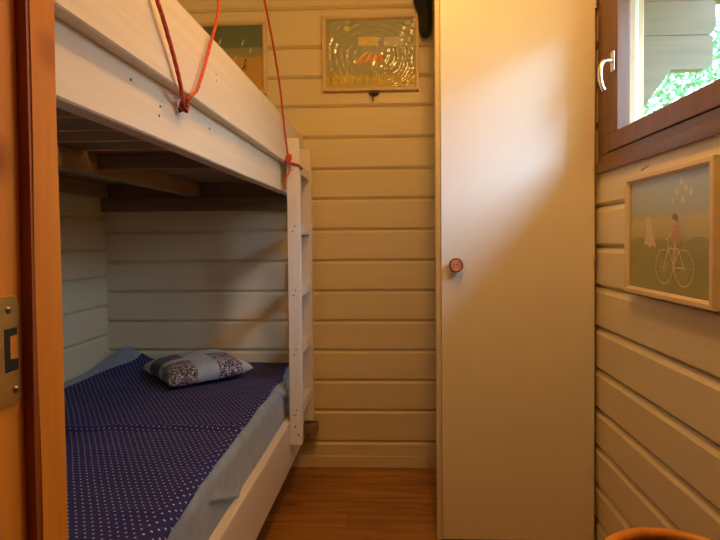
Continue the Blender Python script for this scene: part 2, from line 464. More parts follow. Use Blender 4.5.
# ------------------------------------------------------------------ cupboard (tall wardrobe)
w = empty('wardrobe', (.40, 2.19, 0))
tag(w, 'tall flat white built-in wardrobe with one door and a round copper knob', 'wardrobe')
obj('side_panel', bx(.167, .185, YW+.022, YB-.008, 0, 2.3, .001), M_side, w)
bm = bmesh.new(); prism(bm, [(.127, YW+.004), (.1275, YW-.001), (.130, YW-.003), (.142, YW-.003), (.142, YW+.022), (.127, YW+.022)], 2, 0, 2.3)
bm2 = bm; box(bm2, .142, .19, YW+.001, YW+.022, 0, 2.3)
obj('face_frame', bm2, M_side, w)
bm = bx(.655, .6705, YW-.001, YW+.022, 0, 2.3, .001); obj('face_frame', bm, M_side, w)
obj('plinth', bx(.19, .655, YW+.004, YW+.022, 0, .05), M_dark, w)
obj('top_panel', bx(.127, .6705, YW, YB-.02, 2.3, 2.32), M_side, w)
obj('side_panel', bx(.6535, .6705, YW+.022, YB-.02, 0, 2.3), M_side, w)
dr = obj('door', bx(.1445, .6605, YW-.021, YW-.003, .012, 2.28, .0012), M_door, w)
bm = bmesh.new()
kc = (.1925, YW-.021, .9625)
lathe(bm, [(.008, -.0), (.009, -.010), (.014, -.014), (.022, -.017), (.0245, -.021), (.0245, -.026), (.0225, -.029), (.0195, -.029)], kc, (0, 1, 0), 36, 1)
lathe(bm, [(.0195, -.029), (.0185, -.0265), (.0160, -.0265), (.0150, -.028), (.0125, -.028), (.0115, -.0262), (.0085, -.0262), (.0075, -.028), (.005, -.028), (.004, -.0265), (0, -.0265)], kc, (0, 1, 0), 36, 0)
kn = obj2('knob', bm, [M_copper, M_copper2], dr, True); kn['label'] = 'round copper door knob with ringed face'
for z in (.9625, .113, 1.835):
    bm = bmesh.new(); tube(bm, [(.664, YW-.018, z-.014), (.664, YW-.018, z+.014)], .0032, 10)
    lathe(bm, [(.0, .003), (.0042, .002), (.0042, -.003), (0, -.003)], (.664, YW-.018, z+.003), (0, 0, 1), 12)
    box(bm, .6635, .667, YW-.016, YW-.002, z-.012, z+.012)
    obj2('hinge', bm, M_screw, dr, False)

# ------------------------------------------------------------------ window
wn = empty('window_1', (XR, 1.4, WZ0)); tag(wn, kind='structure')
def ring(bm, y0, y1, z0, z1, wl, x0, x1, bev=.002):
    """four members; wl = (near, far, bottom, top) widths"""
    n_, f_, b_, t_ = wl
    box(bm, x0, x1, y0, y1, z0, z0+b_, bev); box(bm, x0, x1, y0, y1, z1-t_, z1, bev)
    box(bm, x0, x1, y0, y0+n_, z0+b_, z1-t_, bev); box(bm, x0, x1, y1-f_, y1, z0+b_, z1-t_, bev)
bm = bmesh.new()
ring(bm, WY0+.001, WY1-.001, WZ0+.001, WZ1-.001, (.05, .089, .050, .05), XR-.006, XR+.075)
box(bm, XR-.014, XR-.0065, WY0, WY1-.002, WZ0-.008, WZ0+.024, .003)      # rounded stool lip along the bottom
fr = obj('window_frame', bm, M_win, wn)
bm = bmesh.new()
ring(bm, WY0+.052, WY1-.091, WZ0+.052, WZ1-.052, (.072, .080, .056, .07), XR-.011, XR+.030, .003)
sa = obj('sash', bm, M_winv, wn)
SY1 = WY1-.091-.080
bm = bmesh.new()
bm.faces.new([bm.verts.new((XR+.010, y, z)) for y, z in ((WY0+.12, WZ0+.104), (SY1+.004, WZ0+.104), (SY1+.004, WZ1-.118), (WY0+.12, WZ1-.118))])
obj2('glass_pane', bm, M_glass, sa)
bm = bmesh.new()
ring(bm, WY0+.052, WY1-.091, WZ0+.052, WZ1-.052, (.07, .041, .03, .06), XR+.034, XR+.062, .002)
obj('outer_sash', bm, M_outer, wn)
bm = bmesh.new()
ring(bm, WY0+.0, WY1-.001, WZ0+.0, WZ1, (.06, .071, .02, .05), XR+.076, XR+.098, .002)
obj('outer_casing', bm, M_casing, wn)
bm = bmesh.new()
ring(bm, WY0-.04, WY1+.04, WZ0-.03, WZ1+.04, (.08, .052, .035, .08), XR+.121, XR+.141, .003)
obj('outer_trim', bm, M_outer, wn)
# lever handle
hy, hz = SY1+.020, 1.593
bm = bmesh.new(); box(bm, XR-.0185, XR-.0112, hy-.013, hy+.013, hz-.030, hz+.032, .003)
hp = obj2('handle_plate', bm, M_steel, sa)
bm = bmesh.new()
tube(bm, catmull([(XR-0.015, hy, hz+.002), (XR-0.033, hy, hz+.004), (XR-0.045, hy, hz-.002), (XR-0.052, hy, hz-.022), (XR-0.052, hy, hz-.050), (XR-0.046, hy-.002, hz-.078), (XR-0.041, hy-.003, hz-.088)]),
     lambda t: .0062+.0012*math.sin(t*3.1), 12)
obj2('handle_lever', bm, M_steel, sa, True)

# ------------------------------------------------------------------ outside
# projecting log corner of the house with the stepped corbel under the eave
bm = bmesh.new()
Y0o, Y1o = 2.02, 2.065
logs = [(1.655, 1.777, 1.130), (1.777, 1.90, 1.140), (1.90, 2.02, 1.24), (2.02, 2.14, 1.34)]
for z0, z1, xe in logs:
    x0 = XR+.123
    r = .018
    prism(bm, [(x0, z0+.001), (xe-.03, z0+.001), (xe-.008, z0+r*.6), (xe, z0+r*1.6), (xe, z1-r*.4), (xe-.012, z1-.001), (x0, z1-.001)], 1, Y0o, Y1o)
    pass
prism(bm, [(XR+.123, 1.405), (.985, 1.656), (XR+.123, 1.656)], 1, Y0o, Y1o)
tag(obj('wall_outside_corner', bm, M_log), kind='structure')
bm = bmesh.new()
prism(bm, [(XR+.123, 2.27), (1.27, 2.17), (1.27, 2.205), (XR+.123, 2.315)], 1, -.9, 3.3)
tag(obj('roof_eave', bm, M_roof), kind='structure')

def grass_mat():
    return simple('summer grass', (.14, .26, .06), .9, var=.25, scale=(3, 3, 3))
M_grass = grass_mat()
tag(obj('ground', bx(.82, 30, -14, 26, -.55, -.45), M_grass), kind='structure')
M_leafs = [simple('leaf green %s' % n, c, .9, var=.2, scale=(4, 4, 4)) for n, c in
           (('light', (.24, .46, .24)), ('mid', (.17, .36, .17)), ('yellow', (.29, .46, .21)))]
for m_ in M_leafs: m_.node_tree.nodes['Principled BSDF'].inputs['Specular IOR Level'].default_value = .08
M_bark = wood('tree bark', [(.3, (.10, .07, .05)), (.7, (.22, .17, .12))], (10, 10, 1), .9)
def tree(x, y, h, rad, seed, label, mi, leaves=11000):
    rnd = random.Random(seed)
    t = empty('garden_tree', (x, y, -.45)); tag(t, label, 'tree', 'trees outside the window')
    bm = bmesh.new()
    tube(bm, catmull([(x, y, -.45), (x+.05, y, h*.3), (x-.04, y+.05, h*.62), (x, y, h*.92)]), lambda s: .11*(1-s*.75), 9)
    for k in range(7):
        a = rnd.random()*6.28; z = h*(.28+.08*k)
        tube(bm, catmull([(x, y, z), (x+math.cos(a)*rad*.4, y+math.sin(a)*rad*.4, z+.35), (x+math.cos(a)*rad*.8, y+math.sin(a)*rad*.8, z+.55)]), lambda s: .035*(1-s*.7), 6)
    obj('trunk', bm, M_bark, t, True)
    bm = bmesh.new()
    blobs = [(x+rnd.gauss(0, rad*.45), y+rnd.gauss(0, rad*.45), h*(.22+.75*rnd.random()), rad*(.30+.2*rnd.random())) for _ in range(16)]
    for k in range(leaves):
        b = rnd.choice(blobs); d = Vector((rnd.gauss(0, 1), rnd.gauss(0, 1), rnd.gauss(0, 1))).normalized()*b[3]*(rnd.random()**.4)
        c = Vector(b[:3])+d; s = .022+.03*rnd.random()
        u = Vector((rnd.gauss(0, 1), rnd.gauss(0, 1), rnd.gauss(0, 1))).normalized(); v = u.orthogonal().normalized()
        w_ = u.cross(v)
        bm.faces.new([bm.verts.new(c+v*s), bm.verts.new(c+w_*s*.45+u*s*.1), bm.verts.new(c-v*s), bm.verts.new(c-w_*s*.45+u*s*.1)])
    obj('foliage', bm, M_leafs[mi], t, 'keep')
tree(3.1, 5.0, 2.9, 1.0, 3, 'light green leafy tree closest behind the window glass', 0)
tree(5.3, 8.8, 3.9, 1.3, 4, 'mid green tree between the nearest and the furthest one outside the window', 1)
tree(8.0, 13.2, 5.6, 1.7, 5, 'yellowish green tree furthest back outside the window', 2)

# ------------------------------------------------------------------ bunk bed
XO = -.435      # outer face of guard board and lower rail
bb = empty('bunk_bed', (-.9, 1.53, 0))
tag(bb, 'white painted built-in wooden bunk bed against the left wall', 'bunk bed')
Y0b, Y1b = YF+.006, YB-.004
def wavy_board(x0, x1, y0, y1, z0, z1, amp, seed, n=60, bev=.003):
    """board lying along y; edges not quite straight, arrises eased"""
    bm = bmesh.new(); rings = []
    for i in range(n+1):
        y = y0+(y1-y0)*i/n
        a = noise.noise(Vector((seed, y*2.2, 0)))*amp; b = noise.noise(Vector((seed+9, y*2.6, 0)))*amp
        zz0, zz1 = z0+a, z1+b
        pr = [(x0, zz0), (x1-bev, zz0), (x1, zz0+bev), (x1, zz1-bev), (x1-bev, zz1), (x0, zz1)]
        rings.append([bm.verts.new((p[0], y, p[1])) for p in pr])
    for A, B in zip(rings, rings[1:]):
        for k in range(6): bm.faces.new((A[k], A[(k+1) % 6], B[(k+1) % 6], B[k]))
    bm.faces.new(rings[0][::-1]); bm.faces.new(rings[-1])
    return bm
gd = obj('guard_board', wavy_board(XO-.025, XO, Y0b, Y1b, 1.355, 1.529, .003, 1), M_bedx, bb)
ur = obj('upper_rail', wavy_board(-.495, -.4605, Y0b, Y1b, 1.247, 1.40, .003, 2), M_bedx, bb)
lr = obj('lower_rail', wavy_board(XO-.026, XO, Y0b, Y1b, .150, .334, .004, 3), M_bedx, bb)
# nail heads and little holes
for y, z in ((1.045, 1.312), (1.04, 1.293), (1.32, 1.325), (.93, 1.33)):
    bm = bmesh.new(); lathe(bm, [(0, .0012), (.0022, .001), (.003, 0)], (-.4604, y, z), (1, 0, 0), 10)
    obj2('nail_head', bm, M_rust, ur)
for y, z in ((1.30, 1.45), (1.30, 1.435), (1.86, 1.40), (1.75, 1.50)):
    bm = bmesh.new(); lathe(bm, [(0, .0010), (.0016, .0008), (.0022, 0)], (XO+.0001, y, z), (1, 0, 0), 10)
    obj2('nail_head', bm, M_rust, gd)
# underside of the upper bunk
for k in range(14):
    y = Y0b+.01+k*.136
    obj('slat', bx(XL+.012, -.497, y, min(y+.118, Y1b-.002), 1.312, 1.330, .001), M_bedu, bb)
obj('centre_beam', bx(-.945, -.897, Y0b, YB-.047, 1.252, 1.311, .003), M_bedb, bb)
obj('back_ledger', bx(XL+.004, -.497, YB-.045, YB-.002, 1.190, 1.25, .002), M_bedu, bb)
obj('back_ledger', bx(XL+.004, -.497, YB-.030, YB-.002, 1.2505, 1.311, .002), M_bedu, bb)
obj('side_ledger', bx(XL+.004, XL+.040, Y0b, YB-.047, 1.252, 1.311, .002), M_bedb, bb)
obj('cross_beam', bx(-.896, -.497, 1.60, 1.64, 1.268, 1.311, .002), M_bedu, bb)
# lower frame
obj('cross_beam', bx(-.434, -.372, 2.405, 2.452, .178, .230, .006), M_bedu, bb)
for y in (.62, 1.25, 1.88, 2.42):
    obj('cross_beam', bx(XL+.045, -.4625, y, y+.045, .17, .225, .003), M_bedu, bb)
obj('bed_base', bx(XL+.01, -.4625, Y0b+.002, Y1b-.002, .226, .242), M_bedu, bb)
obj('side_ledger', bx(XL+.004, XL+.044, Y0b, Y1b, .17, .225, .002), M_bedb, bb)

# ------------------------------------------------------------------ ladder
ld = empty('ladder', (-.41, 2.26, .26))
tag(ld, 'white wooden ladder fixed upright to the bunk bed near the back wall', 'ladder')
LX0, LX1 = -.4345, -.386
st1 = obj('stile', bx(LX0, LX1, 2.112, 2.150, .245, 1.448, .0025), M_bedv, ld)
st2 = obj('stile', bx(LX0, LX1-.002, 2.395, 2.432, .248, 1.452, .0025), M_bedv, ld)
for z in (1.335, 1.095, .845, .612, .372):
    obj('rung', bx(LX0+.006, LX1-.006, 2.150, 2.395, z-.020, z+.020, .003), M_bedv, ld)
    for dz in (-.009, .011):
        bm = bmesh.new(); lathe(bm, [(0, -.0012), (.0022, -.001), (.003, 0)], (-.41+dz*.4, 2.1119, z+dz), (0, 1, 0), 10)
        obj2('screw', bm, M_rust, st1)
for x, z in ((-.413, .318), (-.400, .285)):
    bm = bmesh.new(); lathe(bm, [(0, -.0014), (.0026, -.001), (.0036, 0)], (x, 2.1119, z), (0, 1, 0), 10)
    obj2('screw', bm, M_rust, st1)

# ------------------------------------------------------------------ bedding
ZT = .480; XE = -.466        # mattress top, mattress side
mt = obj('mattress', bx(XL+.012, XE-.012, Y0b+.008, Y1b-.012, .244, ZT-.012, .03, seg=3), M_matt, origin=(-.9, 1.5, .244))
tag(mt, 'thick mattress on the lower bunk under a light blue sheet', 'mattress')

def sm(a, b, t):
    t = max(0, min(1, (t-a)/(b-a))); return t*t*(3-2*t)
def bump2(x, y, cx, cy, sx, sy): return math.exp(-((x-cx)/sx)**2-((y-cy)/sy)**2)
def relief(x, y):
    h = .006*noise.noise(Vector((x*3, y*3, 1)))+.0035*noise.noise(Vector((x*9, y*7, 4)))
    h += .075*bump2(x, y, -1.27, 2.50, .10, .14)          # bedding pushed up in the corner
    h -= .010*bump2(x, y, -.88, 2.22, .22, .16)           # hollow under the cushion
    return h
def section(s, y, off):
    """arc length s measured from the mattress edge: s<0 on top, s>0 down the side; off = outward offset"""
    R = .035; q = R*math.pi/2
    if s <= 0: x, z, nx, nz = XE-R+s, ZT, 0, 1
    elif s < q:
        a = s/R; x, z, nx, nz = XE-R+R*math.sin(a), ZT-R+R*math.cos(a), math.sin(a), math.cos(a)
    else: x, z, nx, nz = XE, ZT-R-(s-q), 1, 0
    h = relief(x, y)*(nz if s > 0 else 1)
    sag = .004*noise.noise(Vector((s*6, y*5, 9)))*nx
    return x+nx*off+sag, z+nz*off+h

def slope_fold(s, y, y0, k, s0, s1, hgt):
    """a turned hem: height rises slowly then drops sharply along a slanted line"""
    yc = y0+k*(s-s0); m = sm(s0-.015, s0+.01, s)*(1-sm(s1-.01, s1+.02, s))
    d = y-yc
    if d > 0: return m*hgt*math.exp(-d/.045)
    return m*hgt*math.exp(d/.004)

def sheet_bm(s_lo, s_hi, y0, y1, off, ds, dy, edge=None, folds=False, uv=False, thick=.003):
    bm = bmesh.new(); ns = int((s_hi-s_lo)/ds)+1; ny = int((y1-y0)/dy)+1
    L = bm.loops.layers.uv.new('UVMap') if uv else None
    G = []
    for j in range(ny+1):
        y = y0+(y1-y0)*j/ny; row = []
        lo, hi = (edge(y) if edge else (s_lo, s_hi))
        for i in range(ns+1):
            s = lo+(hi-lo)*i/ns
            o = off
            if folds:
                o += slope_fold(s, y, 1.30, 2.3, .085, .18, .013)
                o += slope_fold(s, y, 2.05, 2.0, .03, .13, .012)
            if uv:
                o += .004*max(0, noise.noise(Vector((s*4+3, y*16, 2))))+.010*bump2(0, y, 0, 1.60+.04*s, 1, .018)+.007*bump2(0, y, 0, 1.42, 1, .03)*(1-sm(-.5, -.2, s))
            x, z = section(s, y, max(.001, o))
            if x < XL+.006: x = XL+.006
            row.append((bm.verts.new((x, y, z)), s, y))
        G.append(row)
    for j in range(ny):
        for i in range(ns):
            q = (G[j][i], G[j][i+1], G[j+1][i+1], G[j+1][i])
            f = bm.faces.new([a[0] for a in q])
            if uv:
                for lp, a in zip(f.loops, q): lp[L].uv = (a[1]+.012*noise.noise(Vector((a[1]*2, a[2]*2, 3))), a[2]+.02*math.sin(a[1]*4))
    for f in bm.faces: f.smooth = True
    bm.normal_update()
    # give it thickness towards the mattress
    nv = {}
    for v in bm.verts: nv[v] = v.normal.copy()
    return bm
bm = sheet_bm(-.86, .20, Y0b+.004, Y1b-.004, .003, .006, .0045, folds=True)
sh = obj('bed_sheet', bm, M_sheet, origin=(-.9, 1.5, .48), smooth=True)
tag(sh, 'light blue sheet wrapped over the lower bunk mattress', 'bed sheet')
md = sh.modifiers.new('t', 'SOLIDIFY'); md.thickness = .0015; md.offset = -1

def blanket_edge(y):
    pts = [(.57, .060), (.80, .056), (.98, .050), (1.09, .040), (1.25, .026), (1.48, .022), (1.85, .016), (2.15, .018), (2.49, -.005)]
    for (a, u), (b, v) in zip(pts, pts[1:]):
        if a <= y <= b: t = (y-a)/(b-a); t = t*t*(3-2*t); e = u+(v-u)*t; break
    else: e = pts[0][1] if y < 1 else pts[-1][1]
    e += .010*noise.noise(Vector((y*5, 3, 0)))+.003*noise.noise(Vector((y*17, 3, 0)))
    l = -.80+.022*sm(1.6, 2.4, y)+.08*sm(2.24, 2.42, y)+.008*noise.noise(Vector((y*6, 8, 0)))
    return l, e
bm = sheet_bm(-.8, 0, Y0b+.006, Y1b-.008, .0075, .006, .006, edge=blanket_edge, uv=True)
bl = obj('dotted_bedspread', bm, M_dots, origin=(-.9, 1.5, .49), smooth=True)
tag(bl, 'navy blue bedspread with small white dots spread on the lower bunk', 'bedspread')
md = bl.modifiers.new('t', 'SOLIDIFY'); md.thickness = .003; md.offset = -1

# patchwork cushion
def cushion():
    bm = bmesh.new(); L = bm.loops.layers.uv.new('UVMap')
    n, mh = 40, 40; W, H, T = .178, .172, .050
    c = Vector((-.84, 2.215, ZT+.046)); ang = math.radians(-50)
    ca, sa_ = math.cos(ang), math.sin(ang)
    tilt = math.radians(2)
    def pos(u, v, side):
        # pillow outline pulled in between the corners
        px = u*W*(1-.11*(1-v*v)**1*abs(u)**2*0-.09*(1-abs(v))**1*0)
        ex = u*W*(1-.10*(1-v*v)*u*u); ey = v*H*(1-.12*(1-u*u)*v*v)
        k = max(0, (1-u**4))**.5*max(0, (1-v**4))**.5
        z = side*T*(k**.8)+.006*noise.noise(Vector((u*3, v*3, side)))*k
        if side < 0: z *= .72
        x = ca*ex-sa_*ey; y = sa_*ex+ca*ey
        return c+Vector((x, y*math.cos(tilt), z+ey*math.sin(tilt)))
    def mat(u, v):
        if v < -.30:
            if u < -.62: return 0
            if u < -.05: return 1
            if u < .2: return 0
            return 2
        if u < -.35: return 4 if v < .15 else 0
        if v < .18: return 3
        if v < .74: return 2 if u > -.05 else 3
        return 0
    for side in (1, -1):
        g = [[bm.verts.new(pos(-1+2*i/n, -1+2*j/mh, side)) for i in range(n+1)] for j in range(mh+1)]
        for j in range(mh):
            for i in range(n):
                q = [g[j][i], g[j][i+1], g[j+1][i+1], g[j+1][i]]
                f = bm.faces.new(q if side > 0 else q[::-1]); u, v = -1+2*(i+.5)/n, -1+2*(j+.5)/mh
                f.material_index = mat(u, v); f.smooth = True
                for lp, (a, b) in zip(f.loops, [(i, j), (i+1, j), (i+1, j+1), (i, j+1)] if side > 0 else [(i, j+1), (i+1, j+1), (i+1, j), (i, j)]):
                    lp[L].uv = (a/n, b/mh)
    bmesh.ops.remove_doubles(bm, verts=bm.verts, dist=.0004)
    return bm, c
bm, cc = cushion()
cu = obj('patchwork_cushion', bm, [M_c_pale, M_c_navy, M_pais, M_c_blue, M_stripe], origin=(cc.x, cc.y, cc.z-.05), smooth='keep')
tag(cu, 'small blue and grey patchwork cushion lying on the dotted bedspread', 'cushion')

# ------------------------------------------------------------------ red cords
def line_up(p, q, z):
    p, q = Vector(p), Vector(q); t = (z-p.z)/(q.z-p.z); return p+(q-p)*t
hk = (-.4445, 1.122, 1.334)
XC = -.424

left = catmull([hk, (-.434, 1.085, 1.345), (-.4265, 1.060, 1.362), (XC, 1.0186, 1.4104), (XC, .9577, 1.477), (-.440, .915, 1.545), (-.53, .91, 1.80), (-.70, .92, ZC-.012)], 10)
right = catmull([(hk[0], hk[1]+.006, hk[2]), (-.432, 1.115, 1.344), (-.4265, 1.130, 1.358), (XC, 1.156, 1.384), (XC, 1.2289, 1.494), (-.424, 1.297, 1.622), (-.46, 1.36, 1.82), (-.60, 1.42, ZC-.012)], 10)
bm = bmesh.new()
tube(bm, left, .0040, 10, twist=.10); tube(bm, right, .0036, 10, twist=.10)
tube(bm, [(hk[0]+.004*math.cos(a), hk[1]+.003+.009*math.cos(a), hk[2]+.009*math.sin(a)-.002) for a in [i*math.pi/8 for i in range(16)]], .0038, 8, closed=True)
c1 = obj('red_cord', bm, M_cord, origin=hk, smooth=True)
tag(c1, 'doubled red cord looped through the iron hook in the upper bunk rail', 'cord', 'red cords tied to the bunk bed')
bm = bmesh.new()
tube(bm, catmull([(-.4604, 1.140, 1.328), (-.450, 1.138, 1.325), (-.441, 1.130, 1.321), (-.440, 1.118, 1.324), (-.446, 1.112, 1.332)]), .0026, 8)
lathe(bm, [(0, 0), (.007, .0002), (.006, .002), (0, .003)], (-.4605, 1.140, 1.328), (1, 0, 0), 12)
tube(bm, [(-.4604, 1.165, 1.346), (-.452, 1.168, 1.344), (-.448, 1.158, 1.338), (-.449, 1.146, 1.334)], .0022, 8)
h1 = obj('iron_hook', bm, M_rust, origin=(-.46, 1.14, 1.312), smooth=True)
tag(h1, 'small dark iron hook screwed into the upper bunk rail holding a cord', 'hook')

bm = bmesh.new()
kx, ky, kz = -.424, 2.094, 1.368
tube(bm, catmull([(kx, ky, kz), (XC, 2.02, 1.487), (XC, 1.947, 1.624), (-.427, 1.754, 1.828), (-.45, 1.50, 2.08), (-.50, 1.23, ZC-.012)], 12), .0036, 10, twist=.10)
# knot
for i in range(3):
    ph = i*2.1
    tube(bm, [(kx+.010*math.cos(a), ky-.001+.007*math.sin(a+ph), kz-.004+i*.0025+.012*math.sin(a+ph*.6)) for a in [j*math.pi/10 for j in range(20)]], .0040, 8, closed=True)
tube(bm, catmull([(kx, 2.1055, kz-.012), (-.412, 2.1055, kz-.018), (-.395, 2.1060, kz-.022), (-.384, 2.107, kz-.026), (-.3812, 2.122, kz-.032), (-.3812, 2.150, kz-.034), (-.388, 2.156, kz-.034), (-.40, 2.1575, kz-.030)]), .0036, 8, twist=.1)
tube(bm, catmull([(kx, 2.1055, kz-.012), (-.432, 2.104, kz-.014), (-.440, 2.104, kz-.018)]), .0036, 8, twist=.1)
tube(bm, catmull([(kx+.004, 2.102, kz-.004), (-.418, 2.100, kz-.028), (-.424, 2.100, kz-.055), (-.436, 2.098, kz-.080), (-.4385, 2.097, kz-.098)]), .0034, 8, twist=.1)
c2 = obj('red_cord', bm, M_cord, origin=(kx, ky, kz), smooth=True)
tag(c2, 'single red cord knotted around the top of the ladder', 'cord', 'red cords tied to the bunk bed')

# ------------------------------------------------------------------ pictures
def flatmat(name, c, rough=.6, var=.05): return simple(name, c, rough, var=var, scale=(25, 25, 25))
def band_mat(name, z0, z1, stops):
    m, nt, b = nodes(name)
    tc = N(nt, 'ShaderNodeTexCoord'); sx = N(nt, 'ShaderNodeSeparateXYZ'); nt.links.new(tc.outputs['Object'], sx.inputs[0])
    nz = N(nt, 'ShaderNodeTexNoise'); nz.inputs['Scale'].default_value = 9; nt.links.new(tc.outputs['Object'], nz.inputs['Vector'])
    ma = N(nt, 'ShaderNodeMath', operation='MULTIPLY_ADD'); ma.inputs[1].default_value = .03; nt.links.new(nz.outputs[0], ma.inputs[0])
    nt.links.new(sx.outputs[2], ma.inputs[2])
    mr = N(nt, 'ShaderNodeMapRange'); mr.inputs[1].default_value = z0+.015; mr.inputs[2].default_value = z1+.015; nt.links.new(ma.outputs[0], mr.inputs[0])
    nt.links.new(ramp(nt, mr.outputs[0], stops), b.inputs['Base Color']); b.inputs['Roughness'].default_value = .55
    return m

def disc(bm, P, u, v, r, d, mi, n=16, ry=None):
    bm.faces.new([bm.verts.new(P(u+r*math.cos(2*math.pi*k/n), v+(ry or r)*math.sin(2*math.pi*k/n), d)) for k in range(n)]).material_index = mi
def poly(bm, P, pts, d, mi): bm.faces.new([bm.verts.new(P(u, v, d)) for u, v in pts]).material_index = mi
def stroke(bm, P, pts, wd, d, mi):
    for (a, b), (c, e) in zip(pts, pts[1:]):
        l = math.hypot(c-a, e-b) or 1; nx, ny = -(e-b)/l*wd/2, (c-a)/l*wd/2
        poly(bm, P, [(a+nx, b+ny), (c+nx, e+ny), (c-nx, e-ny), (a-nx, b-ny)], d, mi)
def arc(u, v, r, n=22, a0=0, a1=360, ry=None): return [(u+r*math.cos(math.radians(a0+(a1-a0)*k/n)), v+(ry or r)*math.sin(math.radians(a0+(a1-a0)*k/n))) for k in range(n+1)]

def picture(label, P, W, H, dep, fmat, print_mats, art, film=False, bw=.019, name='picture_frame', loc=(0, 0, 0), glass=True, wdim=0):
    """P(u,v,d): u,v in the picture plane from its lower left corner, d away from the wall"""
    root = empty(name, loc); tag(root, label, 'picture')
    # moulding with a stepped section, mitred: build as one swept profile
    bm = bmesh.new(); prof = [(0, .001), (0, dep-.002), (.002, dep), (bw-.006, dep), (bw-.004, dep-.003), (bw, dep-.006), (bw, .001)]
    cs = [(0, 0, 1, 1), (W, 0, -1, 1), (W, H, -1, -1), (0, H, 1, -1)]
    R = [[bm.verts.new(P(cx+sx*o, cy+sy*o, d)) for o, d in prof] for cx, cy, sx, sy in cs]
    for i in range(4):
        A, B = R[i], R[(i+1) % 4]
        for k in range(len(prof)): bm.faces.new((A[k], A[(k+1) % len(prof)], B[(k+1) % len(prof)], B[k]))
    obj('frame', bm, fmat, root)
    bm = bmesh.new(); dd = dep-.012
    vs = [(bw-.001, bw-.001), (W-bw+.001, bw-.001), (W-bw+.001, H-bw+.001), (bw-.001, H-bw+.001)]
    a = [bm.verts.new(P(u, v, dd)) for u, v in vs]; b = [bm.verts.new(P(u, v, dd-.003)) for u, v in vs]
    bm.faces.new(a); bm.faces.new(b[::-1])
    for i in range(4): bm.faces.new((a[i], a[(i+1) % 4], b[(i+1) % 4], b[i]))
    art(bm, P, dd+.0004)
    obj('print', bm, print_mats, root)
    if glass:
        bm = bmesh.new(); dg = dep-.008
        if film:
            n, m_ = 90, 70; g = []
            for j in range(m_+1):
                row = []
                for i in range(n+1):
                    u = bw+(W-2*bw)*i/n; v = bw+(H-2*bw)*j/m_
                    r = math.hypot((u-W*.5)*1.0, (v-H*.45)*1.3)
                    h = .0014*math.sin(r*190+5*noise.noise(Vector((u*9, v*9, 0))))*sm(.03, .12, r)*(.4+.6*noise.noise(Vector((u*8, v*8, 3)))+.3)
                    h += .0012*noise.noise(Vector((u*30, v*55, 7)))+.0015*noise.noise(Vector((u*60-v*20, v*20, 2)))*.5
                    row.append(bm.verts.new(P(u, v, dg+h)))
                g.append(row)
            for j in range(m_):
                for i in range(n): bm.faces.new((g[j][i], g[j][i+1], g[j+1][i+1], g[j+1][i])).smooth = True
            obj('plastic_film', bm, M_film, root, 'keep')
        else:
            a = [bm.verts.new(P(u, v, dg)) for u, v in vs]; bm.faces.new(a)
            obj('glass', bm, M_pglass, root)
    return root

# back wall, middle picture: grey sky, pale sun, sign and orange scribbled animal in grass
PB = lambda x0, z0: (lambda u, v, d: (x0+u, YB-d, z0+v))
m1 = [band_mat('grey sky over yellow grass print', 1.742, 2.047, [(0, (0.552, 0.470, 0.081)), (.14, (0.650, 0.552, 0.114)), (.2, (0.439, 0.422, 0.195)), (.3, (0.390, 0.422, 0.308)), (1, (0.357, 0.405, 0.325))]),
      flatmat('pale sun print', (0.800, 0.800, 0.227)), flatmat('cream board print', (0.800, 0.682, 0.243)), flatmat('orange animal print', (0.800, 0.276, 0.065)),
      flatmat('pale cloth print', (0.617, 0.650, 0.552)), flatmat('grass blade print', (0.292, 0.325, 0.048))]
def art1(bm, P, d):
    disc(bm, P, .112, .283, .013, d, 1)
    poly(bm, P, [(.165, .205), (.252, .207), (.252, .245), (.165, .243)], d, 2)
    poly(bm, P, [(.28, .20), (.37, .20), (.37, .24), (.28, .24)], d, 4)
    poly(bm, P, [(.145, .128), (.185, .152), (.235, .168), (.275, .160), (.272, .135), (.215, .135), (.175, .125)], d+.0002, 3)
    stroke(bm, P, [(.15, .125), (.19, .165), (.21, .175)], .007, d+.0004, 1); stroke(bm, P, [(.195, .13), (.225, .172)], .006, d+.0004, 1)
    stroke(bm, P, [(.165, .128), (.16, .108)], .006, d+.0004, 3); stroke(bm, P, [(.255, .14), (.258, .112)], .006, d+.0004, 3)
    r = random.Random(2)
    for k in range(60):
        u = .03+.375*r.random(); v = .024+.035*r.random(); stroke(bm, P, [(u, v), (u+.006*(r.random()-.5), v+.014+.014*r.random())], .0025, d+.0003, 5 if k % 2 else 1)
picture('pale wood framed picture wrapped in crinkled film, between bunk and wardrobe', PB(-.3415, 1.7235), .4375, .340, .021, M_frame, m1, art1, film=True, loc=(-.123, YB, 1.7235))
# back wall, left picture partly behind the bunk: teal sky, grey band, orange hill
m2 = [band_mat('teal sky over orange field print', 1.735, 2.02, [(0, (0.625, 0.375, 0.062)), (.53, (0.575, 0.375, 0.100)), (.55, (0.338, 0.325, 0.213)), (.67, (0.275, 0.300, 0.213)), (.70, (0.125, 0.188, 0.150)), (1, (0.112, 0.175, 0.144))]),
      flatmat('white drop print', (0.688, 0.700, 0.562)), flatmat('black figure print', (0.025, 0.025, 0.019))]
def art2(bm, P, d):
    for u, v, s in ((.325, .232, 1), (.36, .198, .9), (.29, .165, .9), (.22, .24, 1), (.15, .2, .8), (.10, .25, .8)):
        poly(bm, P, [(u-.006*s, v-.010*s), (u+.004*s, v-.008*s), (u+.009*s, v+.020*s), (u+.003*s, v+.012*s)], d, 1)
    stroke(bm, P, [(.337, .150), (.334, .128), (.322, .112)], .005, d, 2); stroke(bm, P, [(.335, .136), (.345, .125)], .004, d, 2)
    stroke(bm, P, [(.334, .130), (.340, .108)], .004, d, 2); disc(bm, P, .340, .155, .005, d, 2)
